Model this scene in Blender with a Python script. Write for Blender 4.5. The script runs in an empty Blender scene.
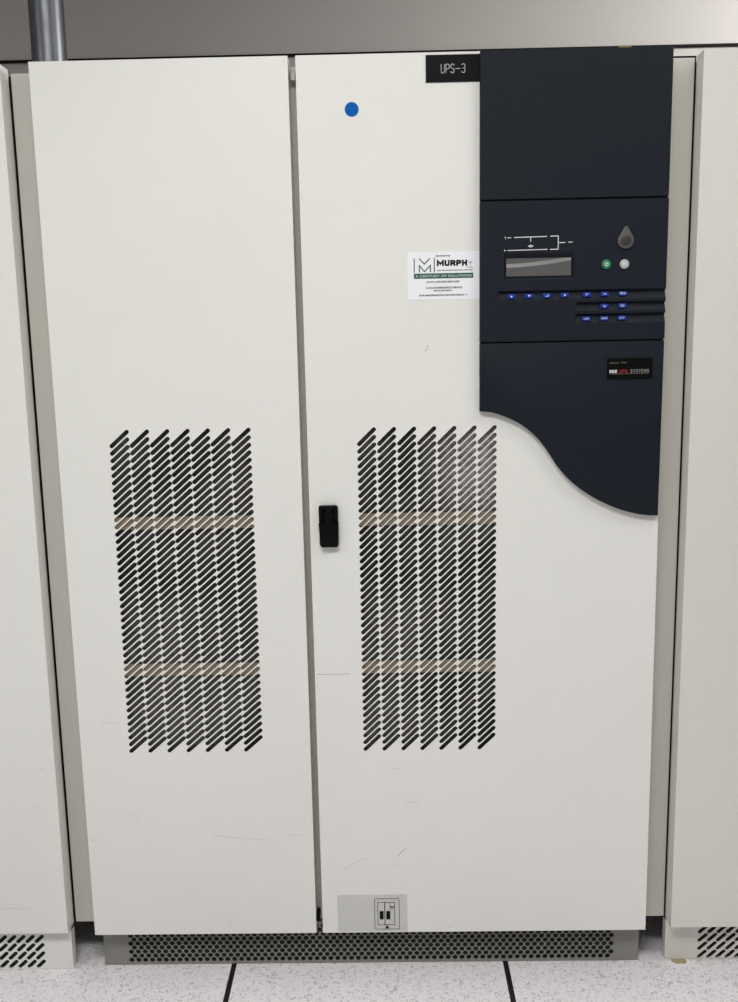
import bpy, bmesh, math, random
from mathutils import Vector, Matrix
random.seed(7)
scene = bpy.context.scene
COL = scene.collection
W = {}                      # world position of every object's origin

# ------------------------------------------------------------------ materials
def srgb(r, g, b):
    f = lambda c: (c/255/12.92) if c/255 <= .04045 else ((c/255+.055)/1.055)**2.4
    return (f(r), f(g), f(b), 1)

def mat(name, col, rough=.5, metal=0., spec=.5, bump=0., bscale=300., mottle=0., mscale=4., emit=None):
    m = bpy.data.materials.new(name); m.use_nodes = True
    nt = m.node_tree; N = nt.nodes; L = nt.links
    p = N['Principled BSDF']
    p.inputs['Base Color'].default_value = col
    p.inputs['Roughness'].default_value = rough
    p.inputs['Metallic'].default_value = metal
    p.inputs['Specular IOR Level'].default_value = spec
    tc = N.new('ShaderNodeTexCoord')
    if mottle:
        nz = N.new('ShaderNodeTexNoise'); nz.inputs['Scale'].default_value = mscale
        nz.inputs['Detail'].default_value = 5
        L.new(tc.outputs['Object'], nz.inputs['Vector'])
        rp = N.new('ShaderNodeValToRGB')
        rp.color_ramp.elements[0].position = .3; rp.color_ramp.elements[1].position = .7
        rp.color_ramp.elements[0].color = [c*(1-mottle) for c in col[:3]] + [1]
        rp.color_ramp.elements[1].color = [min(1, c*(1+mottle)) for c in col[:3]] + [1]
        L.new(nz.outputs['Fac'], rp.inputs['Fac']); L.new(rp.outputs['Color'], p.inputs['Base Color'])
    if bump:
        nz = N.new('ShaderNodeTexNoise'); nz.inputs['Scale'].default_value = bscale
        L.new(tc.outputs['Object'], nz.inputs['Vector'])
        bp = N.new('ShaderNodeBump'); bp.inputs['Strength'].default_value = bump
        bp.inputs['Distance'].default_value = .0006
        L.new(nz.outputs['Fac'], bp.inputs['Height']); L.new(bp.outputs['Normal'], p.inputs['Normal'])
    if emit:
        p.inputs['Emission Color'].default_value = emit[0]; p.inputs['Emission Strength'].default_value = emit[1]
    return m

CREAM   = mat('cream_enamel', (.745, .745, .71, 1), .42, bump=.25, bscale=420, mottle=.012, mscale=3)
BODY    = mat('cream_enamel_frame_shaded', (.50, .485, .44, 1), .45, bump=.2, bscale=420)  # darker than the door enamel; shade of the recess put into the colour
GREYPL  = mat('grey_plinth_paint', (.225, .222, .20, 1), .5, bump=.2, bscale=420, mottle=.04, mscale=9)
NAVY    = mat('navy_plastic', (.0095, .0125, .0190, 1), .55, spec=.14, bump=.5, bscale=1500)
BLACKP  = mat('black_plastic', (.002, .002, .0023, 1), .4, spec=.12)
BLACKM  = mat('black_label', (.0025, .0027, .003, 1), .45, spec=.1)
INTERIOR= mat('dark_interior', (.012, .012, .012, 1), .8)
TAN     = mat('tan_fibre_strip', (.215, .172, .122, 1), .7, mottle=.06, mscale=40)
BLUEDOT = mat('blue_paper', srgb(0, 92, 172), .6, spec=.1)
WHITEST = mat('white_vinyl', (.83, .84, .88, 1), .45)
INK     = mat('black_ink', (.005, .005, .006, 1), .6, spec=.1)
GREYINK = mat('grey_ink', (.03, .03, .034, 1), .6, spec=.1)
GREEN   = mat('green_ink', srgb(18, 86, 58), .6)
TEAL    = mat('dark_teal_ink', srgb(38, 70, 66), .6)
PALE    = mat('faded_ink', srgb(214, 219, 230), .6)
WHITEINK= mat('white_ink', (.78, .78, .78, 1), .5)
SILVINK = mat('silver_ink', (.42, .42, .42, 1), .5)
DULLINK = mat('dull_tan_ink', (.22, .17, .12, 1), .6)
REDINK  = mat('red_ink', srgb(170, 40, 42), .5)
BLUEBT  = mat('blue_button', srgb(14, 48, 138), .4, spec=.3, emit=(srgb(20, 70, 200), .03))
LCDM    = mat('grey_lcd', (.035, .032, .028, 1), .4)
GREENBT = mat('green_button', srgb(30, 122, 78), .35)
GREYBT  = mat('grey_button', (.42, .42, .43, 1), .35)
FOB     = mat('grey_fob', (.085, .082, .08, 1), .4)
FOBD    = mat('dark_fob_disc', (.030, .029, .029, 1), .45)
SCUFF   = mat('scuff', (.60, .595, .555, 1), .6)
SCUFFD  = mat('dark_scratch', (.20, .20, .18, 1), .6)
GLUE    = mat('yellow_glue', (.36, .29, .16, 1), .6)
TRIMM   = mat('dark_trim', (.008, .007, .006, 1), .7, spec=.1)
WALLM   = mat('wall_paint', (.425, .408, .39, 1), .8, bump=.15, bscale=250, mottle=.015, mscale=2)
CEILM   = mat('ceiling_white', (.75, .75, .74, 1), .9)
YELLOW  = mat('yellow_tape', (.6, .42, .05, 1), .5)

def steel():
    m = mat('galvanised_steel', (.13, .136, .148, 1), .33, metal=1.)
    nt = m.node_tree; N = nt.nodes; L = nt.links; p = N['Principled BSDF']
    tc = N.new('ShaderNodeTexCoord'); mp = N.new('ShaderNodeMapping')
    mp.inputs['Scale'].default_value = (1, 1, .12)
    nz = N.new('ShaderNodeTexNoise'); nz.inputs['Scale'].default_value = 160; nz.inputs['Detail'].default_value = 4
    L.new(tc.outputs['Object'], mp.inputs['Vector']); L.new(mp.outputs['Vector'], nz.inputs['Vector'])
    r = N.new('ShaderNodeMapRange'); r.inputs['To Min'].default_value = .24; r.inputs['To Max'].default_value = .5
    L.new(nz.outputs['Fac'], r.inputs['Value']); L.new(r.outputs['Result'], p.inputs['Roughness'])
    return m
STEEL = steel()

def filter_mat(blob, rad, amt):
    m = mat('dusty_patchy_filter', (.02, .02, .02, 1), .75)
    nt = m.node_tree; N = nt.nodes; L = nt.links; p = N['Principled BSDF']
    tc = N.new('ShaderNodeTexCoord')
    n1 = N.new('ShaderNodeTexNoise'); n1.inputs['Scale'].default_value = 5.5; n1.inputs['Detail'].default_value = 3
    n2 = N.new('ShaderNodeTexNoise'); n2.inputs['Scale'].default_value = 140; n2.inputs['Detail'].default_value = 3
    for n in (n1, n2): L.new(tc.outputs['Object'], n.inputs['Vector'])
    r1 = N.new('ShaderNodeMapRange'); r1.inputs['From Min'].default_value = .42; r1.inputs['From Max'].default_value = .72; r1.inputs['To Max'].default_value = .32
    r2 = N.new('ShaderNodeMapRange'); r2.inputs['From Min'].default_value = .3; r2.inputs['From Max'].default_value = .75
    r2.inputs['To Min'].default_value = .45; r2.inputs['To Max'].default_value = 1.2
    L.new(n1.outputs['Fac'], r1.inputs['Value']); L.new(n2.outputs['Fac'], r2.inputs['Value'])
    mu = N.new('ShaderNodeMath'); mu.operation = 'MULTIPLY'
    L.new(r1.outputs['Result'], mu.inputs[0]); L.new(r2.outputs['Result'], mu.inputs[1])
    ds = N.new('ShaderNodeVectorMath'); ds.operation = 'DISTANCE'; ds.inputs[1].default_value = blob  # adds one soft lighter patch around a set point
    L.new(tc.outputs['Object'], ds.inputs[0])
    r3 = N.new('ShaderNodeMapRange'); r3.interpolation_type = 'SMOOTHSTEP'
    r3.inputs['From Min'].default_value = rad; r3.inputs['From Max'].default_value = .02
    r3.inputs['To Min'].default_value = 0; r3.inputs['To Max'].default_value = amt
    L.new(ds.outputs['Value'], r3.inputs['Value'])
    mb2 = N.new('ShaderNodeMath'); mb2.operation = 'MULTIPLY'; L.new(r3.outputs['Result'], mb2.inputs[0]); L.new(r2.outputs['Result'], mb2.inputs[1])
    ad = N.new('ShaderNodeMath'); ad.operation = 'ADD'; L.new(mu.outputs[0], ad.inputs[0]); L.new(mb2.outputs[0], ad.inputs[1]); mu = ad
    rp = N.new('ShaderNodeValToRGB')
    rp.color_ramp.elements[0].color = (.007, .0065, .006, 1)
    rp.color_ramp.elements[1].color = (.30, .29, .28, 1)
    L.new(mu.outputs[0], rp.inputs['Fac']); L.new(rp.outputs['Color'], p.inputs['Base Color'])
    return m
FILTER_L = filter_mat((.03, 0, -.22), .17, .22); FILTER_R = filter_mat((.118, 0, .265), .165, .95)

def clear_tape():
    m = bpy.data.materials.new('clear_film'); m.use_nodes = True
    nt = m.node_tree; N = nt.nodes; L = nt.links
    p = N['Principled BSDF']; p.inputs['Base Color'].default_value = (.70, .70, .69, 1); p.inputs['Roughness'].default_value = .4
    t = N.new('ShaderNodeBsdfTransparent'); mx = N.new('ShaderNodeMixShader'); mx.inputs['Fac'].default_value = .26
    L.new(t.outputs[0], mx.inputs[1]); L.new(p.outputs[0], mx.inputs[2])
    L.new(mx.outputs[0], N['Material Output'].inputs['Surface'])
    return m
TAPE = clear_tape()

def lcd_film():
    m = bpy.data.materials.new('glossy_display_film'); m.use_nodes = True
    nt = m.node_tree; N = nt.nodes; L = nt.links
    g = N.new('ShaderNodeBsdfGlossy'); g.inputs['Roughness'].default_value = .17; g.inputs['Color'].default_value = (.9, .9, .9, 1)
    t = N.new('ShaderNodeBsdfTransparent'); mx = N.new('ShaderNodeMixShader'); mx.inputs['Fac'].default_value = .42
    L.new(t.outputs[0], mx.inputs[1]); L.new(g.outputs[0], mx.inputs[2])
    L.new(mx.outputs[0], N['Material Output'].inputs['Surface'])
    return m
LCDFILM = lcd_film()

def floor_mat():
    m = mat('flecked_vinyl', (.62, .6, .62, 1), .38, spec=.35)
    nt = m.node_tree; N = nt.nodes; L = nt.links; p = N['Principled BSDF']
    tc = N.new('ShaderNodeTexCoord')
    def noise(scale, detail, dist=0.):
        n = N.new('ShaderNodeTexNoise'); n.inputs['Scale'].default_value = scale
        n.inputs['Detail'].default_value = detail; n.inputs['Distortion'].default_value = dist
        L.new(tc.outputs['Object'], n.inputs['Vector']); return n
    def math_(op, a, b):
        n = N.new('ShaderNodeMath'); n.operation = op
        for i, v in enumerate((a, b)):
            if isinstance(v, (int, float)): n.inputs[i].default_value = v
            else: L.new(v, n.inputs[i])
        return n.outputs[0]
    a = noise(62, 1.5, 1.6)
    ridge = math_('ABSOLUTE', math_('SUBTRACT', a.outputs['Fac'], .5), 0)
    line = math_('LESS_THAN', ridge, .030)
    b = noise(85, 2, .5)
    keep = math_('GREATER_THAN', b.outputs['Fac'], .49)
    flk = math_('MULTIPLY', line, keep)
    c = noise(230, 1); spots = math_('GREATER_THAN', c.outputs['Fac'], .66)
    fac = math_('MAXIMUM', flk, math_('MULTIPLY', spots, .55))
    d = noise(2.2, 3)
    base = N.new('ShaderNodeMix'); base.data_type = 'RGBA'
    base.inputs['A'].default_value = (.70, .675, .70, 1); base.inputs['B'].default_value = (.80, .775, .80, 1)
    L.new(d.outputs['Fac'], base.inputs['Factor'])
    mx = N.new('ShaderNodeMix'); mx.data_type = 'RGBA'
    L.new(math_('MULTIPLY', fac, .62), mx.inputs['Factor']); L.new(base.outputs['Result'], mx.inputs['A'])
    mx.inputs['B'].default_value = (.27, .255, .275, 1)
    L.new(mx.outputs['Result'], p.inputs['Base Color'])
    return m
FLOORM = floor_mat()
SEAMM = mat('black_tile_edge', (.006, .006, .007, 1), .5)

# ------------------------------------------------------------------ helpers
def thing(name, loc, label, cat, group=None):
    o = bpy.data.objects.new(name, None); COL.objects.link(o)
    o.empty_display_size = .05; o.location = loc; W[o] = Vector(loc)
    o['label'] = label; o['category'] = cat
    if group: o['group'] = group
    return o

def obj(name, src, m, parent=None, smooth=False, label=None, origin=None):
    """link a bmesh (or mesh) built in world coordinates as one mesh object"""
    if isinstance(src, bmesh.types.BMesh):
        me = bpy.data.meshes.new(name); src.to_mesh(me); src.free()
    else:
        me = src
    me.name = name
    vs = [v.co for v in me.vertices]
    lo = Vector([min(v[i] for v in vs) for i in range(3)]); hi = Vector([max(v[i] for v in vs) for i in range(3)])
    c = Vector(origin) if origin is not None else (lo+hi)/2
    me.transform(Matrix.Translation(-c))
    o = bpy.data.objects.new(name, me); COL.objects.link(o)
    W[o] = c
    if parent: o.parent = parent; o.location = c - W[parent]
    else: o.location = c
    idx = [p.material_index for p in me.polygons]
    me.materials.clear()
    for mm in (m if isinstance(m, (list, tuple)) else [m]): me.materials.append(mm)
    if isinstance(m, (list, tuple)):
        for p, i in zip(me.polygons, idx): p.material_index = i
    for p in me.polygons: p.use_smooth = False
    if smooth:
        for p in me.polygons: p.use_smooth = True
        try: me.set_sharp_from_angle(angle=math.radians(35))
        except Exception: pass
    if label: o['label'] = label
    return o

def box(bm, x0, x1, y0, y1, z0, z1, bev=0., seg=2):
    g = bmesh.ops.create_cube(bm, size=1)
    vs = g['verts']
    bmesh.ops.scale(bm, vec=(x1-x0, y1-y0, z1-z0), verts=vs)
    bmesh.ops.translate(bm, vec=((x0+x1)/2, (y0+y1)/2, (z0+z1)/2), verts=vs)
    if bev:
        es = list({e for v in vs for e in v.link_edges})
        bmesh.ops.bevel(bm, geom=es, offset=bev, segments=seg, affect='EDGES', profile=.5)
    return bm

def bx(*a, **k): return box(bmesh.new(), *a, **k)

def quad(bm, *pts):
    return bm.faces.new([bm.verts.new(p) for p in pts])

def prism(bm, pts, y0, y1, bev=0., seg=2):
    """polygon of (x, z) extruded from y0 (front) to y1 (back)"""
    a = [bm.verts.new((x, y0, z)) for x, z in pts]; b = [bm.verts.new((x, y1, z)) for x, z in pts]
    n = len(pts)
    f = bm.faces.new(a); g = bm.faces.new(b[::-1])
    for i in range(n): bm.faces.new((a[i], b[i], b[(i+1) % n], a[(i+1) % n]))
    bmesh.ops.recalc_face_normals(bm, faces=bm.faces[:])
    if bev:
        es = [e for e in f.edges]
        bmesh.ops.bevel(bm, geom=es, offset=bev, segments=seg, affect='EDGES', profile=.5)
    return bm

def rrect(x0, x1, z0, z1, r, n=5):
    pts = []
    for cx, cz, a0 in ((x1-r, z1-r, 0), (x0+r, z1-r, 90), (x0+r, z0+r, 180), (x1-r, z0+r, 270)):
        for i in range(n+1):
            a = math.radians(a0+90*i/n); pts.append((cx+r*math.cos(a), cz+r*math.sin(a)))
    return pts

def circle(cx, cz, r, n=24):
    return [(cx+r*math.cos(2*math.pi*i/n), cz+r*math.sin(2*math.pi*i/n)) for i in range(n)]

def ring(bm, cx, cz, r0, r1, y, n=24):
    for i in range(n):
        a, b = 2*math.pi*i/n, 2*math.pi*(i+1)/n
        quad(bm, *[(cx+r*math.cos(t), y, cz+r*math.sin(t)) for r, t in ((r0, a), (r1, a), (r1, b), (r0, b))][::-1])

def stroke(bm, pts, w, y0, t=.0003, cap=0.):
    """polyline of (x, z) as a thin raised ribbon with mitred joints"""
    P = [Vector(p) for p in pts]; L = []; R = []
    if cap:
        P[0] = P[0]+(P[0]-P[1]).normalized()*cap; P[-1] = P[-1]+(P[-1]-P[-2]).normalized()*cap
    for i, p in enumerate(P):
        d0 = (p-P[i-1]).normalized() if i else (P[1]-p).normalized()
        d1 = (P[i+1]-p).normalized() if i < len(P)-1 else d0
        n0 = Vector((-d0.y, d0.x)); n1 = Vector((-d1.y, d1.x)); m = n0+n1
        if m.length < 1e-6: m = n0
        m.normalize(); k = w/2/max(.4, m.dot(n0))
        L.append(p+m*k); R.append(p-m*k)
    for i in range(len(P)-1):
        prism(bm, [tuple(L[i]), tuple(R[i]), tuple(R[i+1]), tuple(L[i+1])], y0-t, y0)

def stadium(ax, az, bx_, bz, r, n=5):
    a = math.atan2(bz-az, bx_-ax); pts = []
    for i in range(n+1):
        t = a-math.pi/2+math.pi*i/n; pts.append((bx_+r*math.cos(t), bz+r*math.sin(t)))
    for i in range(n+1):
        t = a+math.pi/2+math.pi*i/n; pts.append((ax+r*math.cos(t), az+r*math.sin(t)))
    return pts

def plate(outer, holes, y0, thick):
    """sheet of (x, z) outline with holes, front face at y0"""
    cu = bpy.data.curves.new('tmp', 'CURVE'); cu.dimensions = '2D'; cu.fill_mode = 'BOTH'; cu.extrude = thick/2
    for pts in [outer]+holes:
        s = cu.splines.new('POLY'); s.points.add(len(pts)-1); s.use_cyclic_u = True
        for q, (x, z) in zip(s.points, pts): q.co = (x, z, 0, 1)
    o = bpy.data.objects.new('tmp', cu); COL.objects.link(o)
    me = bpy.data.meshes.new_from_object(o)
    bpy.data.objects.remove(o); bpy.data.curves.remove(cu)
    for v in me.vertices:
        x, y, z = v.co; v.co = (x, y0+thick/2-z, y)
    return me

def text_bm(bm, body, x0, x1, z0, z1, y, bold=0., t=.0003, shear=0.):
    """lettering fitted into a rectangle of the plane y"""
    cu = bpy.data.curves.new('tmp', 'FONT'); cu.body = body; cu.size = 1; cu.offset = bold; cu.resolution_u = 3
    cu.shear = shear; cu.fill_mode = 'FRONT'
    o = bpy.data.objects.new('tmp', cu); COL.objects.link(o)
    me = bpy.data.meshes.new_from_object(o)
    bpy.data.objects.remove(o); bpy.data.curves.remove(cu)
    xs = [v.co.x for v in me.vertices]; ys = [v.co.y for v in me.vertices]
    ax, bx1, ay, by = min(xs), max(xs), min(ys), max(ys)
    for v in me.vertices:
        v.co = (x0+(v.co.x-ax)/(bx1-ax)*(x1-x0), y-t, z0+(v.co.y-ay)/(by-ay)*(z1-z0))
    bm.from_mesh(me); bpy.data.meshes.remove(me)
    return bm

def txt(*a, **k): return text_bm(bmesh.new(), *a, **k)

def shell(me_plate, x0, x1, z0, z1, y0, y1, t=.0015):
    """folded sheet door: front plate mesh + four returns"""
    bm = bmesh.new(); bm.from_mesh(me_plate); bpy.data.meshes.remove(me_plate)
    box(bm, x0, x0+t, y0+t, y1, z0, z1); box(bm, x1-t, x1, y0+t, y1, z0, z1)
    box(bm, x0+t, x1-t, y0+t, y1, z0, z0+t); box(bm, x0+t, x1-t, y0+t, y1, z1-t, z1)
    # inward lips at the back edge
    box(bm, x0+t, x0+.012, y1-t, y1, z0+t, z1-t); box(bm, x1-.012, x1-t, y1-t, y1, z0+t, z1-t)
    return bm

SF = {'U': [[(0, 1), (0, .2), (.2, 0), (.8, 0), (1, .2), (1, 1)]],
      'P': [[(0, 0), (0, 1), (.75, 1), (1, .85), (1, .6), (.75, .45), (0, .45)]],
      'R': [[(0, 0), (0, 1), (.75, 1), (1, .85), (1, .6), (.75, .45), (0, .45)], [(.5, .45), (1, 0)]],
      'S': [[(1, .85), (.75, 1), (.25, 1), (0, .85), (0, .65), (.25, .52), (.75, .48), (1, .35), (1, .15), (.75, 0), (.25, 0), (0, .15)]],
      '-': [[(0, .48), (1, .48)]], 'H': [[(0, 0), (0, 1)], [(1, 0), (1, 1)], [(0, .5), (1, .5)]],
      '3': [[(0, .9), (.25, 1), (.75, 1), (1, .85), (1, .65), (.75, .52), (.35, .52)], [(.75, .52), (1, .38), (1, .15), (.75, 0), (.25, 0), (0, .12)]],
      'M': [[(0, 0), (0, 1), (.5, .3), (1, 1), (1, 0)]], 'Y': [[(0, 1), (.5, .5), (1, 1)], [(.5, .5), (.5, 0)]],
      'G': [[(1, .85), (.75, 1), (.25, 1), (0, .8), (0, .2), (.25, 0), (1, 0), (1, .45), (.6, .45)]],
      'E': [[(1, 1), (0, 1), (0, 0), (1, 0)], [(0, .5), (.8, .5)]], 'T': [[(0, 1), (1, 1)], [(.5, 1), (.5, 0)]]}
def stroke_text(body, x0, x1, z0, z1, y, w, gap=.28, wide=''):
    """single-line engraved lettering of stroke width w filling a rectangle"""
    k = bmesh.new(); ws = [1.35 if c in wide else 1 for c in body]
    unit = (x1-x0)/(sum(ws)+gap*(len(body)-1)); x = x0
    for c, f in zip(body, ws):
        for pl in SF[c]:
            stroke(k, [(x+w/2+a*(unit*f-w), z0+w/2+b*(z1-z0-w)) for a, b in pl], w, y, cap=w*.5)
        x += unit*(f+gap)
    return k

def tagset(o, kind): o['kind'] = kind; return o

# ------------------------------------------------------------------ setting
bm = bmesh.new()
TS = .61; SX = -.3010; SY = -.36; g = .0058
xs = [SX+TS*i for i in range(-6, 8)]; ys = [SY+TS*i for i in range(-6, 5)]
for x in xs[:-1]:
    for y in ys[:-1]:
        f = quad(bm, (x+g, y+g, 0), (x+TS-g, y+g, 0), (x+TS-g, y+TS-g, 0), (x+g, y+TS-g, 0)); f.material_index = 0
f = quad(bm, (xs[0], ys[0], -.0012), (xs[-1], ys[0], -.0012), (xs[-1], ys[-1], -.0012), (xs[0], ys[-1], -.0012)); f.material_index = 1
# tile edges and slab underneath
box(bm, xs[0], xs[-1], ys[0], ys[-1], -.05, -.0013)
for f in bm.faces:
    if f.calc_center_median().z < -.0005: f.material_index = 1
tagset(obj('floor', bm, [FLOORM, SEAMM], origin=(0, 0, 0)), 'structure')
YB = 1.5
X0, X1 = xs[0], xs[-1]
tagset(obj('wall_back', bx(X0, X1, YB, YB+.1, 0, 2.78), WALLM), 'structure')
tagset(obj('trim_1', bx(X0, X1, YB-.012, YB, 2.3420, 2.3490), TRIMM), 'structure')
tagset(obj('ceiling', bx(X0, X1, ys[0], YB+.1, 2.78, 2.83), CEILM), 'structure')

# ------------------------------------------------------------------ UPS cabinet
U = thing('ups_cabinet', (0, .42, 0), 'wide cream two-door cabinet with navy control panel and slotted vents, standing in the middle', 'cabinet')
ZD0, ZD1 = .0989, 1.9098
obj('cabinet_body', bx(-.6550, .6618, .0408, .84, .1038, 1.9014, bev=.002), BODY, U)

def grille(x0, z0, dx, dz, px, pz, cols, rows, r):
    return [stadium(x0+c*px, z0-k*pz, x0+c*px+dx, z0-k*pz+dz, r) for c in range(cols) for k in range(rows)]

def door(x0, x1, holes, lab, lean):
    me = plate([(x0, ZD0), (x1, ZD0), (x1, ZD1), (x0, ZD1)], holes, 0, .0015)
    b = shell(me, x0, x1, ZD0, ZD1, 0, .038)
    for v in b.verts:
        t = (v.co.z-ZD0)/(ZD1-ZD0)
        if v.co.x < x0+.02: v.co.x += lean[0]*(t-(.5 if x0 < -.5 else 1))
        elif v.co.x > x1-.02: v.co.x += lean[1]*(t-1)
    return obj('door', b, CREAM, U, label=lab)
dl = door(-.6017, -.1145, grille(-.4935, 1.1795, .0326, .0286, .04085, .01516, 7, 44, .00435),
          'plain cream door with one slotted vent', (-.0052, -.0040))
dr = door(-.0999, .6065, grille(.0055, 1.1752, .0300, .0292, .0402, .0151, 7, 44, .00435),
          'cream door carrying the control panel and stickers', (-.0040, -.0030))
for d, xa, xb in ((dl, -.53, -.19), (dr, -.03, .31)):
    obj('dust_filter', bx(xa, xb, .0105, .016,   .49, 1.235), FILTER_L if d is dl else FILTER_R, d, label='dark dusty filter with a paler patch behind the slots')
    for za, zb in ((1.0068, 1.0325), (.6925, .7190)):
        obj('filter_strap', bx(xa+.004, xb-.004, .0045, .0100, za, zb, bev=.0005), TAN, d, label='tan fibre strap across the filter')
obj('rear_light_block', bx(-.655, .660, .78, .80, .001, .1036), INTERIOR, U)  # unseen plate added to keep light from leaking in under the cabinet
gk = bx(.6618, .6646, .043, .070, .112, 1.9014); box(gk, .590, .6646, .043, .070, 1.9016, 1.9050)  # black strips stand in for deep shade in the gaps beside the frame
obj('gap_shade_strip', gk, BLACKP, U, label='black strip standing in for the shaded gap beside the right frame strip')
obj('gap_shade_strip', bx(-.6588, -.6550, .043, .070, .112, 1.897), BLACKP, U, label='black strip standing in for the shaded gap beside the left frame strip')
# hinge tab seen in the gap at the top between the doors
obj('latch_tab', bx(-.1120, -.1030, .022, .0406, 1.872, 1.888, bev=.001), BODY, U)
obj('latch_tab', bx(-.112, -.103, .012, .0406, .118, .134, bev=.001), BLACKP, U, label='black latch tab at the bottom of the door gap')

# plinth: perforated front and side plates
px = .0155; holes = []
for k in range(9):
    z = .0122+k*.01008; xa = -.5322 if k % 2 == 0 else -.5247
    holes += [circle(xa+i*px, z, .0058, 12) for i in range(70)]
me = plate([(-.5932, .001), (.6055, .001), (.6055, .104), (-.5932, .104)], holes, .035, .0015)
pb = bmesh.new(); pb.from_mesh(me); bpy.data.meshes.remove(me)
box(pb, -.5932, -.5912, .0365, .060, .001, .1035); box(pb, .6035, .6055, .0365, .060, .001, .1035)
pl = obj('plinth', pb, GREYPL, U, label='grey perforated plinth with round holes')
obj('dust_filter', bx(-.56, .57, .040, .0405, .004, .100), INTERIOR, pl)

# door handle
hb = prism(bmesh.new(), rrect(-.0790, -.0402, .967, 1.0524, .0055), -.006, -.0002, bev=.0015)
h = obj('door_handle', hb, BLACKP, U, smooth=True, label='black plastic swing handle')
hb = bmesh.new()
prism(hb, rrect(-.0790, -.0702, 1.020, 1.0524, .003), -.012, -.0055, bev=.0012)
prism(hb, rrect(-.0490, -.0402, 1.020, 1.0524, .003), -.012, -.0055, bev=.0012)
prism(hb, rrect(-.0765, -.0428, 1.044, 1.0524, .003), -.0115, -.0055, bev=.0012)
obj('handle_guard', hb, BLACKP, h, smooth=True)
lv = [(-.0690, 1.0400), (-.0690, 1.0180), (-.0798, 1.0170), (-.0775, .9720), (-.0745, .9672), (-.0435, .9672),
      (-.0402, .9715), (-.0392, 1.0170), (-.0502, 1.0180), (-.0502, 1.0400)]
obj('handle_lever', prism(bmesh.new(), lv, -.015, -.0058, bev=.0025), BLACKP, h, smooth=True)
hb = prism(bmesh.new(), circle(-.0596, 1.0425, .0048, 20), -.0085, -.0058, bev=.0006)
obj('lock_cylinder', hb, mat('dull_lock', (.03, .03, .032, 1), .35, metal=.6), h, smooth=True)

# navy fascia, three panels
F0 = -.014; FB = -.0002
XL, XR = .2460, .6045
obj('fascia_panel', bx(XL, XR, F0, FB, 1.6395, 1.9072, bev=.0015), NAVY, U, label='plain navy rectangular upper panel')
curve = [(.2460, 1.2375), (.2688, 1.2350), (.2913, 1.2278), (.3167, 1.2163), (.3394, 1.2015), (.3580, 1.1850), (.3737, 1.1667),
         (.3881, 1.1455), (.4026, 1.1234), (.4228, 1.1001), (.4459, 1.0795), (.4719, 1.0618), (.5007, 1.0468),
         (.5295, 1.0350), (.5583, 1.0270), (.5812, 1.0232), (.6035, 1.0222)]
def catmull(P, n=4):
    out = []
    for i in range(len(P)-1):
        p0 = P[max(0, i-1)]; p1 = P[i]; p2 = P[i+1]; p3 = P[min(len(P)-1, i+2)]
        for k in range(n):
            t = k/n
            out.append(tuple(.5*((2*p1[j])+(-p0[j]+p2[j])*t+(2*p0[j]-5*p1[j]+4*p2[j]-p3[j])*t*t+(-p0[j]+3*p1[j]-3*p2[j]+p3[j])*t**3) for j in (0, 1)))
    return out+[P[-1]]
fas = obj('fascia_panel', prism(bmesh.new(), catmull(curve)+[(XR, 1.3695), (XL, 1.3695)], F0, FB, bev=.0015), NAVY, U, smooth=True,
          label='navy lower panel ending in a wavy edge')

obj('tape_scrap', bx(.503, .526, -.0125, -.004, 1.9073, 1.9083, bev=.0003), YELLOW, U, label='tiny yellow scrap on top of the upper navy panel')
# middle panel with finger grooves and a display recess
Z0, Z1 = 1.3725, 1.6365
bm = bmesh.new()
GR = [(1.4046, 1.4234, .4314), (1.4276, 1.4456, .4327), (1.4500, 1.4692, .2818)]
BZ = (.2922, .4278, 1.4892, 1.5392)
def front(x0, x1, z0, z1): quad(bm, (x0, F0, z0), (x1, F0, z0), (x1, F0, z1), (x0, F0, z1))
z = Z0
DG = .0075
for za, zb, xs_ in GR:
    front(XL, XR, z, za); front(XL, xs_, za, zb)
    n = 10; pr = []
    for i in range(n+1):
        a = i/n
        d = DG*min(1, ((1-a)/.22)**.6 if a > .78 else (a/.78)**.75)     # steep under the upper lip, easing out below
        pr.append((za+(zb-za)*a, F0+d))
    for (z1_, y1_), (z2_, y2_) in zip(pr, pr[1:]):
        quad(bm, (xs_, y1_, z1_), (XR, y1_, z1_), (XR, y2_, z2_), (xs_, y2_, z2_))
    bm.faces.new([bm.verts.new((xs_, F0, za))]+[bm.verts.new((xs_, y, zz)) for zz, y in pr[1:-1]]+[bm.verts.new((xs_, F0, zb))])
    bm.faces.new([bm.verts.new((XR, FB, za))]+[bm.verts.new((XR, y, zz)) for zz, y in pr]+[bm.verts.new((XR, FB, zb))])
    quad(bm, (XR, F0, z), (XR, FB, z), (XR, FB, za), (XR, F0, za))
    z = zb
quad(bm, (XR, F0, z), (XR, FB, z), (XR, FB, Z1), (XR, F0, Z1))
front(XL, XR, z, BZ[2]); front(XL, BZ[0], BZ[2], BZ[3]); front(BZ[1], XR, BZ[2], BZ[3]); front(XL, XR, BZ[3], Z1)
IN = (.2962, .4216, 1.4960, 1.5308); YI = F0+.006
o_ = [(BZ[0], F0, BZ[2]), (BZ[1], F0, BZ[2]), (BZ[1], F0, BZ[3]), (BZ[0], F0, BZ[3])]
i_ = [(IN[0], YI, IN[2]), (IN[1], YI, IN[2]), (IN[1], YI, IN[3]), (IN[0], YI, IN[3])]
for k in range(4): quad(bm, o_[k], o_[(k+1) % 4], i_[(k+1) % 4], i_[k])
quad(bm, *i_)
quad(bm, (XL, F0, Z0), (XL, F0, Z1), (XL, FB, Z1), (XL, FB, Z0))
quad(bm, (XL, F0, Z1), (XR, F0, Z1), (XR, FB, Z1), (XL, FB, Z1))
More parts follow.
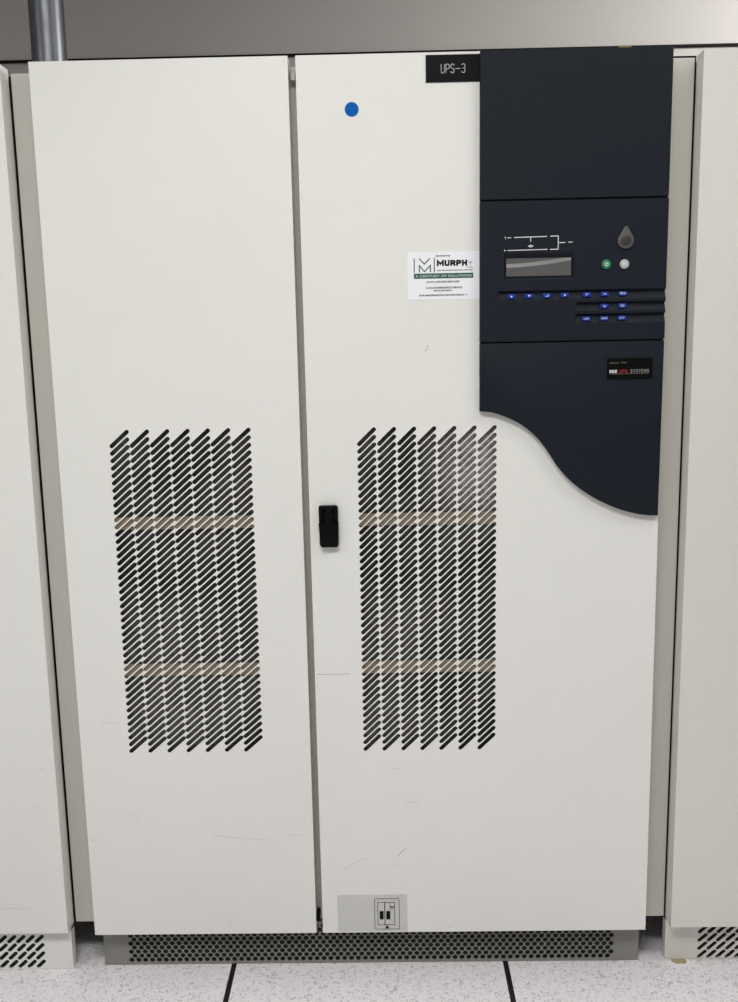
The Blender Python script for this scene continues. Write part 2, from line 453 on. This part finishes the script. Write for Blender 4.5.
quad(bm, (XL, F0, Z0), (XL, FB, Z0), (XR, FB, Z0), (XR, F0, Z0))
quad(bm, (XL, FB, Z0), (XL, FB, Z1), (XR, FB, Z1), (XR, FB, Z0))
bmesh.ops.remove_doubles(bm, verts=bm.verts[:], dist=.00001)
bmesh.ops.recalc_face_normals(bm, faces=bm.faces[:])
obj('control_panel', bm, NAVY, U, label='navy control panel with display and finger grooves')

for za, zb in ((1.3695, 1.3725), (1.6365, 1.6395)):
    obj('panel_joint', bx(XL+.001, XR-.001, F0+.005, FB, za, zb), BLACKP, U, label='dark joint between navy panels')

# display
lcd = obj('display', bx(IN[0]+.0003, IN[1]-.0003, YI-.0012, YI-.0001, IN[2]+.0003, IN[3]-.0003), LCDM, U, label='grey unlit display window')
bm = bmesh.new(); nx, nz = 24, 24; V = []
for j in range(nz+1):
    row = []
    for i in range(nx+1):
        u, v = i/nx, j/nz
        crest = .74+.36*u**1.7
        s = max(0, v-crest+.30)
        y = YI-.0044+.052*s*s*(.0348/.0348) if s > 0 else YI-.0044
        y = min(y, YI-.0016)
        row.append(bm.verts.new((IN[0]+.0006+u*(IN[1]-IN[0]-.0012), y, IN[2]+.0006+v*(IN[3]-IN[2]-.0012))))
    V.append(row)
for j in range(nz):
    for i in range(nx): bm.faces.new((V[j][i], V[j][i+1], V[j+1][i+1], V[j+1][i]))
obj('display_film', bm, LCDFILM, lcd, smooth=True, label='bulging glossy film over the display')

# mimic diagram
mb = bmesh.new(); YF = F0
def ln(*p, w=.0013): stroke(mb, p, w, YF)
ln((.3109, 1.5690), (.3738, 1.5698)); ln((.2981, 1.5685), (.3052, 1.5688))
ln((.2932, 1.5708), (.2946, 1.5700), (.2946, 1.5662), w=.0010)
ln((.3804, 1.5702), (.3954, 1.5703), (.3954, 1.5456), (.3798, 1.5456))
ln((.2982, 1.5450), (.3750, 1.5458)); ln((.2920, 1.5451), (.2944, 1.5451), w=.0020)
ln((.3427, 1.5690), (.3427, 1.5604), w=.0012); ln((.3960, 1.5577), (.4091, 1.5580)); ln((.4145, 1.5583), (.4225, 1.5585))
ln((.3376, 1.5527), (.3480, 1.5527), w=.0016); ln((.3427, 1.5555), (.3427, 1.5500), w=.0016)
prism(mb, [(.3385, 1.5520), (.3427, 1.5494), (.3470, 1.5520)], YF-.0003, YF)
obj('flow_diagram', mb, WHITEINK, U, label='pale line diagram printed above the display')
for x, z in ((.3082, 1.5689), (.3771, 1.5699), (.3772, 1.5456)):
    obj('indicator_window', prism(bmesh.new(), rrect(x-.0017, x+.0017, z-.0013, z+.0013, .0004, 2), YF-.0004, YF), BLACKM, U)

# push buttons in the grooves
BT = [(.3067, 1.4587, 'up'), (.3409, 1.4587, 'down'), (.3751, 1.4590, 'enter'), (.4097, 1.4592, 'bell'),
      (.4527, 1.4594, 'P'), (.4868, 1.4598, 'N'), (.5217, 1.4604, 'MENU'), (.4868, 1.4368, '2'), (.5214, 1.4373, 'ID'),
      (.4519, 1.4136, 'LAN'), (.4867, 1.4136, 'SAVE'), (.5209, 1.4141, 'ALT')]
YBt = F0-.0002
for x, z, s in BT:
    b = prism(bmesh.new(), rrect(x-.0079, x+.0079, z-.0042, z+.0042, .0016, 3), YBt, F0+.0055, bev=.0008)
    bo = obj('push_button', b, BLUEBT, U, smooth=True, label='small blue button')
    k = bmesh.new(); y = YBt
    if s == 'up': prism(k, [(x-.0024, z-.0018), (x+.0024, z-.0018), (x, z+.0020)], y-.0003, y)
    elif s == 'down': prism(k, [(x-.0024, z+.0018), (x, z-.0020), (x+.0024, z+.0018)], y-.0003, y)
    elif s == 'enter': stroke(k, [(x+.0028, z+.0017), (x+.0028, z-.0012), (x-.0026, z-.0012)], .0010, y)
    elif s == 'bell':
        prism(k, [(x-.0024, z-.0006), (x+.0002, z+.0022), (x+.0026, z-.0006)], y-.0003, y); ring(k, x, z-.0008, .0004, .0012, y-.0003, 10)
    else:
        w = .0012+.0012*len(s); text_bm(k, s, x-w, x+w, z-.0018, z+.0018, y, t=.0003)
    obj('button_symbol', k, WHITEINK, bo)
obj('blind_hole', prism(bmesh.new(), circle(.4519, 1.4372, .0011, 10), F0+.0025, F0+.006), BLACKM, U)
for x, m_, nm in ((.4883, GREENBT, 'green round button'), (.5227, GREYBT, 'pale grey round button')):
    b = prism(bmesh.new(), circle(x, 1.5153, .0089, 28), F0-.003, F0, bev=.001)
    bo = obj('round_button', b, m_, U, smooth=True, label=nm)
    k = bmesh.new(); ring(k, x, 1.5153, .0022, .0037, F0-.0033, 20)
    if m_ is GREYBT: stroke(k, [(x, 1.5158), (x, 1.5178)], .0011, F0-.0030)
    obj('button_symbol', k, WHITEINK, bo)
obj('keyhole', prism(bmesh.new(), circle(.4889, 1.5588, .0014, 12), F0-.0004, F0), BLACKP, U)
# teardrop tag
cx, cz, R = .5238, 1.5590, .0152
pts = []
tipx, tipz, rt = .5243, 1.5822, .0034
a0 = math.asin((R-rt)/(tipz-cz))
for i in range(25):
    a = math.pi-a0+(math.pi+2*a0)*i/24; pts.append((cx+R*math.cos(a), cz+R*math.sin(a)))
for i in range(9):
    a = a0+(math.pi-2*a0)*i/8; pts.append((tipx+rt*math.cos(a), tipz+rt*math.sin(a)))
t = obj('teardrop_tag', prism(bmesh.new(), pts, F0-.0045, F0, bev=.0012), FOB, U, smooth=True, label='grey teardrop shaped tag')
obj('tag_disc', prism(bmesh.new(), circle(cx, cz-.0005, .0102, 28), F0-.0052, F0-.0044, bev=.0004), FOBD, t, smooth=True)
obj('tag_hole', prism(bmesh.new(), circle(tipx, 1.5812, .0014, 12), F0-.0048, F0-.0044), FOBD, t)

# maker's badge on the lower panel
bd = obj('badge', bx(.4940, .5830, F0-.0012, F0, 1.2957, 1.3369, bev=.0004), BLACKM, U, label='small black badge with lettering')
y = F0-.0012
obj('lettering', txt('Galaxy  PW', .4987, .5325, 1.3252, 1.3292, y), DULLINK, bd)
obj('lettering', stroke_text('MGE', .4988, .5140, 1.3080, 1.3140, y, .0013), WHITEINK, bd)
obj('lettering', stroke_text('UPS', .5187, .5338, 1.3080, 1.3142, y, .0009, gap=.35), REDINK, bd)
obj('lettering', stroke_text('SYSTEMS', .5398, .5758, 1.3082, 1.3144, y, .0006, gap=.4), SILVINK, bd)
k = bmesh.new(); stroke(k, [(.4988, 1.3060), (.5752, 1.3066)], .0006, y); obj('underline', k, DULLINK, bd)

# name plate with engraved single-line letters
np_ = obj('name_plate', bx(.1450, .2464, -.0018, -.0001, 1.8560, 1.9048, bev=.0004), BLACKM, U, label='black plate engraved UPS-3')
k = stroke_text('UPS-3', .1735, .2190, 1.8720, 1.8880, -.0018, .0007, gap=.32, wide='-')
obj('lettering', k, WHITEINK, np_)

# blue dot
obj('dot_sticker', prism(bmesh.new(), circle(.0044, 1.8116, .0132, 40), -.0005, -.0001), BLUEDOT, U, label='round blue sticker')

# service sticker
st = obj('service_sticker', prism(bmesh.new(), rrect(.1065, .2459, 1.4560, 1.5468, .003, 4), -.0005, -.0001), WHITEST, U,
         label='white service sticker with green band and printed lines')
y = -.0005
obj('lettering', stroke_text('MURPH', .1636, .2222, 1.5195, 1.5308, y, .0034, gap=.12, wide='M'), INK, st, label='bold black lettering')
for body, bold, m_, r_ in (('Serviced by', .028, INK, (.1618, .1900, 1.5366, 1.5408)),
        ('CO. INC', .004, INK, (.2220, .2336, 1.5154, 1.5178)), ('DATA CENTER SERVICES', .028, INK, (.1436, .2071, 1.4882, 1.4915)),
        ('24 HR. MAINTENANCE BY OUR OWN PROS 24 / 7', .028, INK, (.1278, .2221, 1.4626, 1.4662)), ('(877) 877-8977', .028, INK, (.1575, .1933, 1.4705, 1.4746)),
        ('24 HOUR EMERGENCY SERVICE', .028, GREYINK, (.1417, .2126, 1.4768, 1.4804)), ('ENERGY', .018, GREYINK, (.1638, .1728, 1.5099, 1.5125)),
        ('MECHANICAL  ELECTRICAL  FIRE  HVAC', .028, GREYINK, (.1738, .2336, 1.5103, 1.5127))):
    obj('lettering', txt(body, *r_, y, bold=bold), m_, st, label='small printed line')
obj('lettering', stroke_text('Y', .2234, .2325, 1.5195, 1.5306, y, .0028), PALE, st, label='faded letter')
bb = obj('green_band', bx(.1187, .2340, y-.0002, y, 1.4963, 1.5061), GREEN, st)
obj('band_lettering', txt('A CENTURY OF SOLUTIONS', .1216, .2312, 1.4988, 1.5031, y-.0002, bold=.004), PALE, st, label='white letters on the green band')
k = bmesh.new()
stroke(k, [(.1196, 1.5346), (.1196, 1.5082)], .0019, y); stroke(k, [(.1586, 1.5354), (.1586, 1.5080)], .0019, y)
stroke(k, [(.1290, 1.5346), (.1393, 1.5238), (.1500, 1.5346)], .0021, y)
stroke(k, [(.1296, 1.5084), (.1296, 1.5212), (.1393, 1.5096), (.1508, 1.5212), (.1508, 1.5084)], .0021, y)
obj('chevron_emblem', k, TEAL, st, label='dark teal emblem of chevrons between two bars')

# clear film with the breaker diagram, bottom of the right door
tp = obj('film_sticker', bx(-.0625, .0900, -.0006, -.0002, .1012, .1892), TAPE, U, label='translucent film with breaker diagram')
k = bmesh.new(); y = -.0006
def rect(x0, x1, z0, z1, w): stroke(k, [(x0, z0), (x1, z0), (x1, z1), (x0, z1), (x0, z0)], w, y)
rect(.0185, .0721, .1072, .1796, .0008); rect(.0252, .0622, .1172, .1708, .0010)
stroke(k, [(.0406, .1172), (.0406, .1708)], .0016, y); stroke(k, [(.0520, .1530), (.0520, .1708)], .0007, y)
prism(k, [(.0293, .1303), (.0377, .1303), (.0377, .1501), (.0293, .1501)], y-.0003, y)
prism(k, [(.0437, .1303), (.0524, .1303), (.0524, .1501), (.0437, .1501)], y-.0003, y)
prism(k, [(.0408, .1091), (.0497, .1091), (.0453, .1165)], y-.0003, y)
stroke(k, [(.0508, .1630), (.0560, .1600), (.0610, .1612)], .0009, y); stroke(k, [(.0520, .1590), (.0612, .1585)], .0009, y)
stroke(k, [(.0535, .1560), (.0600, .1540)], .0007, y)
obj('breaker_diagram', k, INK, tp, label='black line diagram of two switches')

# scuffs and scratches on the doors
def scuffs(name, lines, m_, parent, w, lab):
    for l in lines:
        k = bmesh.new(); stroke(k, l, w, -.0001, .00012); obj(name, k, m_, parent, label=lab)
SC = {'r_dark': [[(-0.0927, 0.6932), (-0.0655, 0.6919), (-0.0236, 0.694)], [(0.1386, 1.3604), (0.141, 1.3574), (0.145, 1.3681)], [(0.0714, 0.2795), (0.0802, 0.2911), (0.089, 0.298)]], 'r': [[(0.0571, 0.4823), (0.0784, 0.4807)], [(0.0859, 0.4044), (0.1052, 0.4047), (0.1201, 0.3994)], [(-0.0571, 0.2481), (-0.0374, 0.2549), (-0.0154, 0.2688), (0.0108, 0.2778)], [(0.0625, 0.2585), (0.0798, 0.2569)], [(-0.0509, 0.3252), (-0.038, 0.3251)], [(-0.0422, 0.5197), (-0.0359, 0.5173)], [(0.0433, 0.1402), (0.0566, 0.152)], [(0.1766, 0.1148), (0.1853, 0.1099)]], 'l': [[(-0.5548, 0.5936), (-0.5135, 0.5917)], [(-0.5957, 0.3251), (-0.5778, 0.3249)], [(-0.5047, 0.3838), (-0.4845, 0.3766)], [(-0.3276, 0.333), (-0.2694, 0.3254), (-0.2046, 0.32)], [(-0.1718, 0.3317), (-0.135, 0.3313)], [(-0.3039, 0.1293), (-0.2926, 0.134)], [(-0.3087, 0.1197), (-0.2931, 0.1244)]], 'n': [[(-0.8037, 0.1645), (-0.7782, 0.1654), (-0.7386, 0.1638)], [(-0.6958, 0.4917), (-0.683, 0.4915)], [(-0.707, 0.4024), (-0.6942, 0.3999)]]}
scuffs('scratch', SC['r_dark'], SCUFFD, dr, .0008, 'dark hairline scratch')
scuffs('scuff_mark', SC['r'], SCUFF, dr, .0013, 'faint scuff mark')
scuffs('scuff_mark', SC['l'], SCUFF, dl, .0013, 'faint scuff mark')

# ------------------------------------------------------------------ neighbours
CREAMDK = mat('darker_cream_enamel', (.66, .648, .60, 1), .45, bump=.25, bscale=420, mottle=.012, mscale=3)  # slightly darker, beiger cream, used on the right cabinet alone
def neighbour(side, xe, yp, z1, lab, enamel):
    """xe: the edge facing the wide cabinet; side -1 left, +1 right"""
    wd = .61; xa, xb = (xe-wd, xe) if side < 0 else (xe, xe+wd)
    T = thing('equipment_cabinet', ((xa+xb)/2, .42, 0), lab, 'cabinet', None)
    me = plate([(xa, .104), (xb, .104), (xb, z1), (xa, z1)], [], 0, .0015)
    d = obj('door', shell(me, xa, xb, .104, z1, 0, .0400), enamel, T)
    i0, i1 = (xa, xb-.004) if side < 0 else (xa+.004, xb)
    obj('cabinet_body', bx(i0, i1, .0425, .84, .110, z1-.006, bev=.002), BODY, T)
    obj('rear_light_block', bx(i0, i1, .78, .80, .001, .1095), INTERIOR, T)  # added out of sight, blocks light coming in from behind
    hs = []
    if side < 0:
        for c in range(24):
            for r_ in range(4): hs.append(stadium(-.7405-c*.0207, .0683-r_*.0204, -.7266-c*.0207, .0812-r_*.0204, .0043))
    else:
        for c in range(24):
            for r_ in range(4): hs.append(stadium(.7415+c*.0207, .0675-r_*.0204, .7555+c*.0207, .0805-r_*.0204, .0043))
    p0, p1 = (xa, -.6607) if side < 0 else (.6655, xb)
    me = plate([(p0, .001), (p1, .001), (p1, .1015), (p0, .1015)], hs, yp, .0015)
    b = bmesh.new(); b.from_mesh(me); bpy.data.meshes.remove(me)
    box(b, p0, p0+.002, yp+.0015, yp+.022, .001, .091); box(b, p1-.002, p1, yp+.0015, yp+.022, .001, .091)
    k = obj('plinth', b, enamel, T, label='cream plinth with slanted slots')
    obj('dust_screen', bx(p0+.02, p1-.02, yp+.006, yp+.0065, .004, .098), INTERIOR, k)
    if side < 0:
        scuffs('scuff_mark', SC['n'], SCUFF, d, .0014, 'faint scuff mark')
    return T
neighbour(-1, -.6591, .0225, 1.9077, 'plain cream cabinet left of the wide cabinet, cut by the left photo edge', CREAM)
neighbour(1, .6648, .0367, 1.9035, 'plain cream cabinet right of the wide cabinet, cut by the right photo edge', CREAMDK)

# ------------------------------------------------------------------ conduit, scraps
bm = bmesh.new()
bmesh.ops.create_cone(bm, cap_ends=True, segments=48, radius1=.039, radius2=.039, depth=2.78-1.9014)
bmesh.ops.translate(bm, verts=bm.verts[:], vec=(-.6952, .40, (2.78+1.9014)/2))
c = obj('steel_conduit', bm, STEEL, smooth=True, origin=(-.6952, .40, 1.9014))
c['label'] = 'vertical grey galvanised steel conduit rising behind the left door top'; c['category'] = 'pipe'
bm = bmesh.new()
n = 16; random.seed(3)
pts = [(.696+.015*math.cos(2*math.pi*i/n)*(1+.12*random.uniform(-1, 1)), .033+.012*math.sin(2*math.pi*i/n)*(1+.2*random.uniform(-1, 1))) for i in range(n)]
top = [bm.verts.new((x, y_, .0012)) for x, y_ in pts]
rim = [bm.verts.new((.696+(x-.696)*1.12, .033+(y_-.033)*1.12, .0002)) for x, y_ in pts]
bm.faces.new(top)
for i in range(n): bm.faces.new((rim[i], rim[(i+1) % n], top[(i+1) % n], top[i]))
g_ = obj('glue_smear', bm, GLUE, smooth=True)
g_['label'] = 'yellowish dried glue smear on the floor under the right cabinet plinth'; g_['category'] = 'glue'

# ------------------------------------------------------------------ light
def area(name, loc, size, power, rot=(0, 0, 0), col=(1, 1, 1), spread=180):
    l = bpy.data.lights.new(name, 'AREA'); l.shape = 'RECTANGLE'; l.size, l.size_y = size; l.energy = power; l.color = col
    l.spread = math.radians(spread)
    o = bpy.data.objects.new(name, l); COL.objects.link(o); o.location = loc; o.rotation_euler = rot
    return o
WL = (1, .992, .965)
area('aisle_light', (-.25, -1.75, 2.76), (1.2, .6), 43, col=WL, spread=172)
area('aisle_light', (-2.6, -1.9, 2.76), (1.2, .6), 26, col=WL, spread=172)
area('aisle_light', (1.35, -.85, 2.76), (1.2, .6), 13, col=WL, spread=172)
area('rear_light', (2.7, .45, 2.70), (1.0, .4), 112, rot=(math.radians(50), 0, math.radians(25)), col=(1, .985, .97))
wd = bpy.data.worlds.new('World'); scene.world = wd; wd.use_nodes = True
bgn = wd.node_tree.nodes['Background']; bgn.inputs['Color'].default_value = (1, .99, .97, 1); bgn.inputs['Strength'].default_value = .19

# ------------------------------------------------------------------ camera
cam = bpy.data.cameras.new('Camera'); co = bpy.data.objects.new('Camera', cam); COL.objects.link(co)
yaw, pitch, roll, fpx = .0152, -.1652, -.0190, 930.0
cam.sensor_fit = 'VERTICAL'; cam.sensor_height = 36; cam.lens = fpx/1002*36; cam.clip_start = .01
cy, sy, cp, sp, cr, sr = math.cos(yaw), math.sin(yaw), math.cos(pitch), math.sin(pitch), math.cos(roll), math.sin(roll)
fw = Vector((-sy*cp, cy*cp, sp)); r = Vector((cy, sy, 0)); u = r.cross(fw)
Rr = cr*r+sr*u; Uu = -sr*r+cr*u
M = Matrix((Rr, Uu, -fw)).transposed().to_4x4(); M.translation = (.0513, -1.8587, 1.3693)
co.matrix_world = M
scene.camera = co
vs = scene.view_settings
vs.view_transform = 'Standard'; vs.look = 'None'; vs.gamma = 1; vs.use_curve_mapping = False; vs.exposure = .12
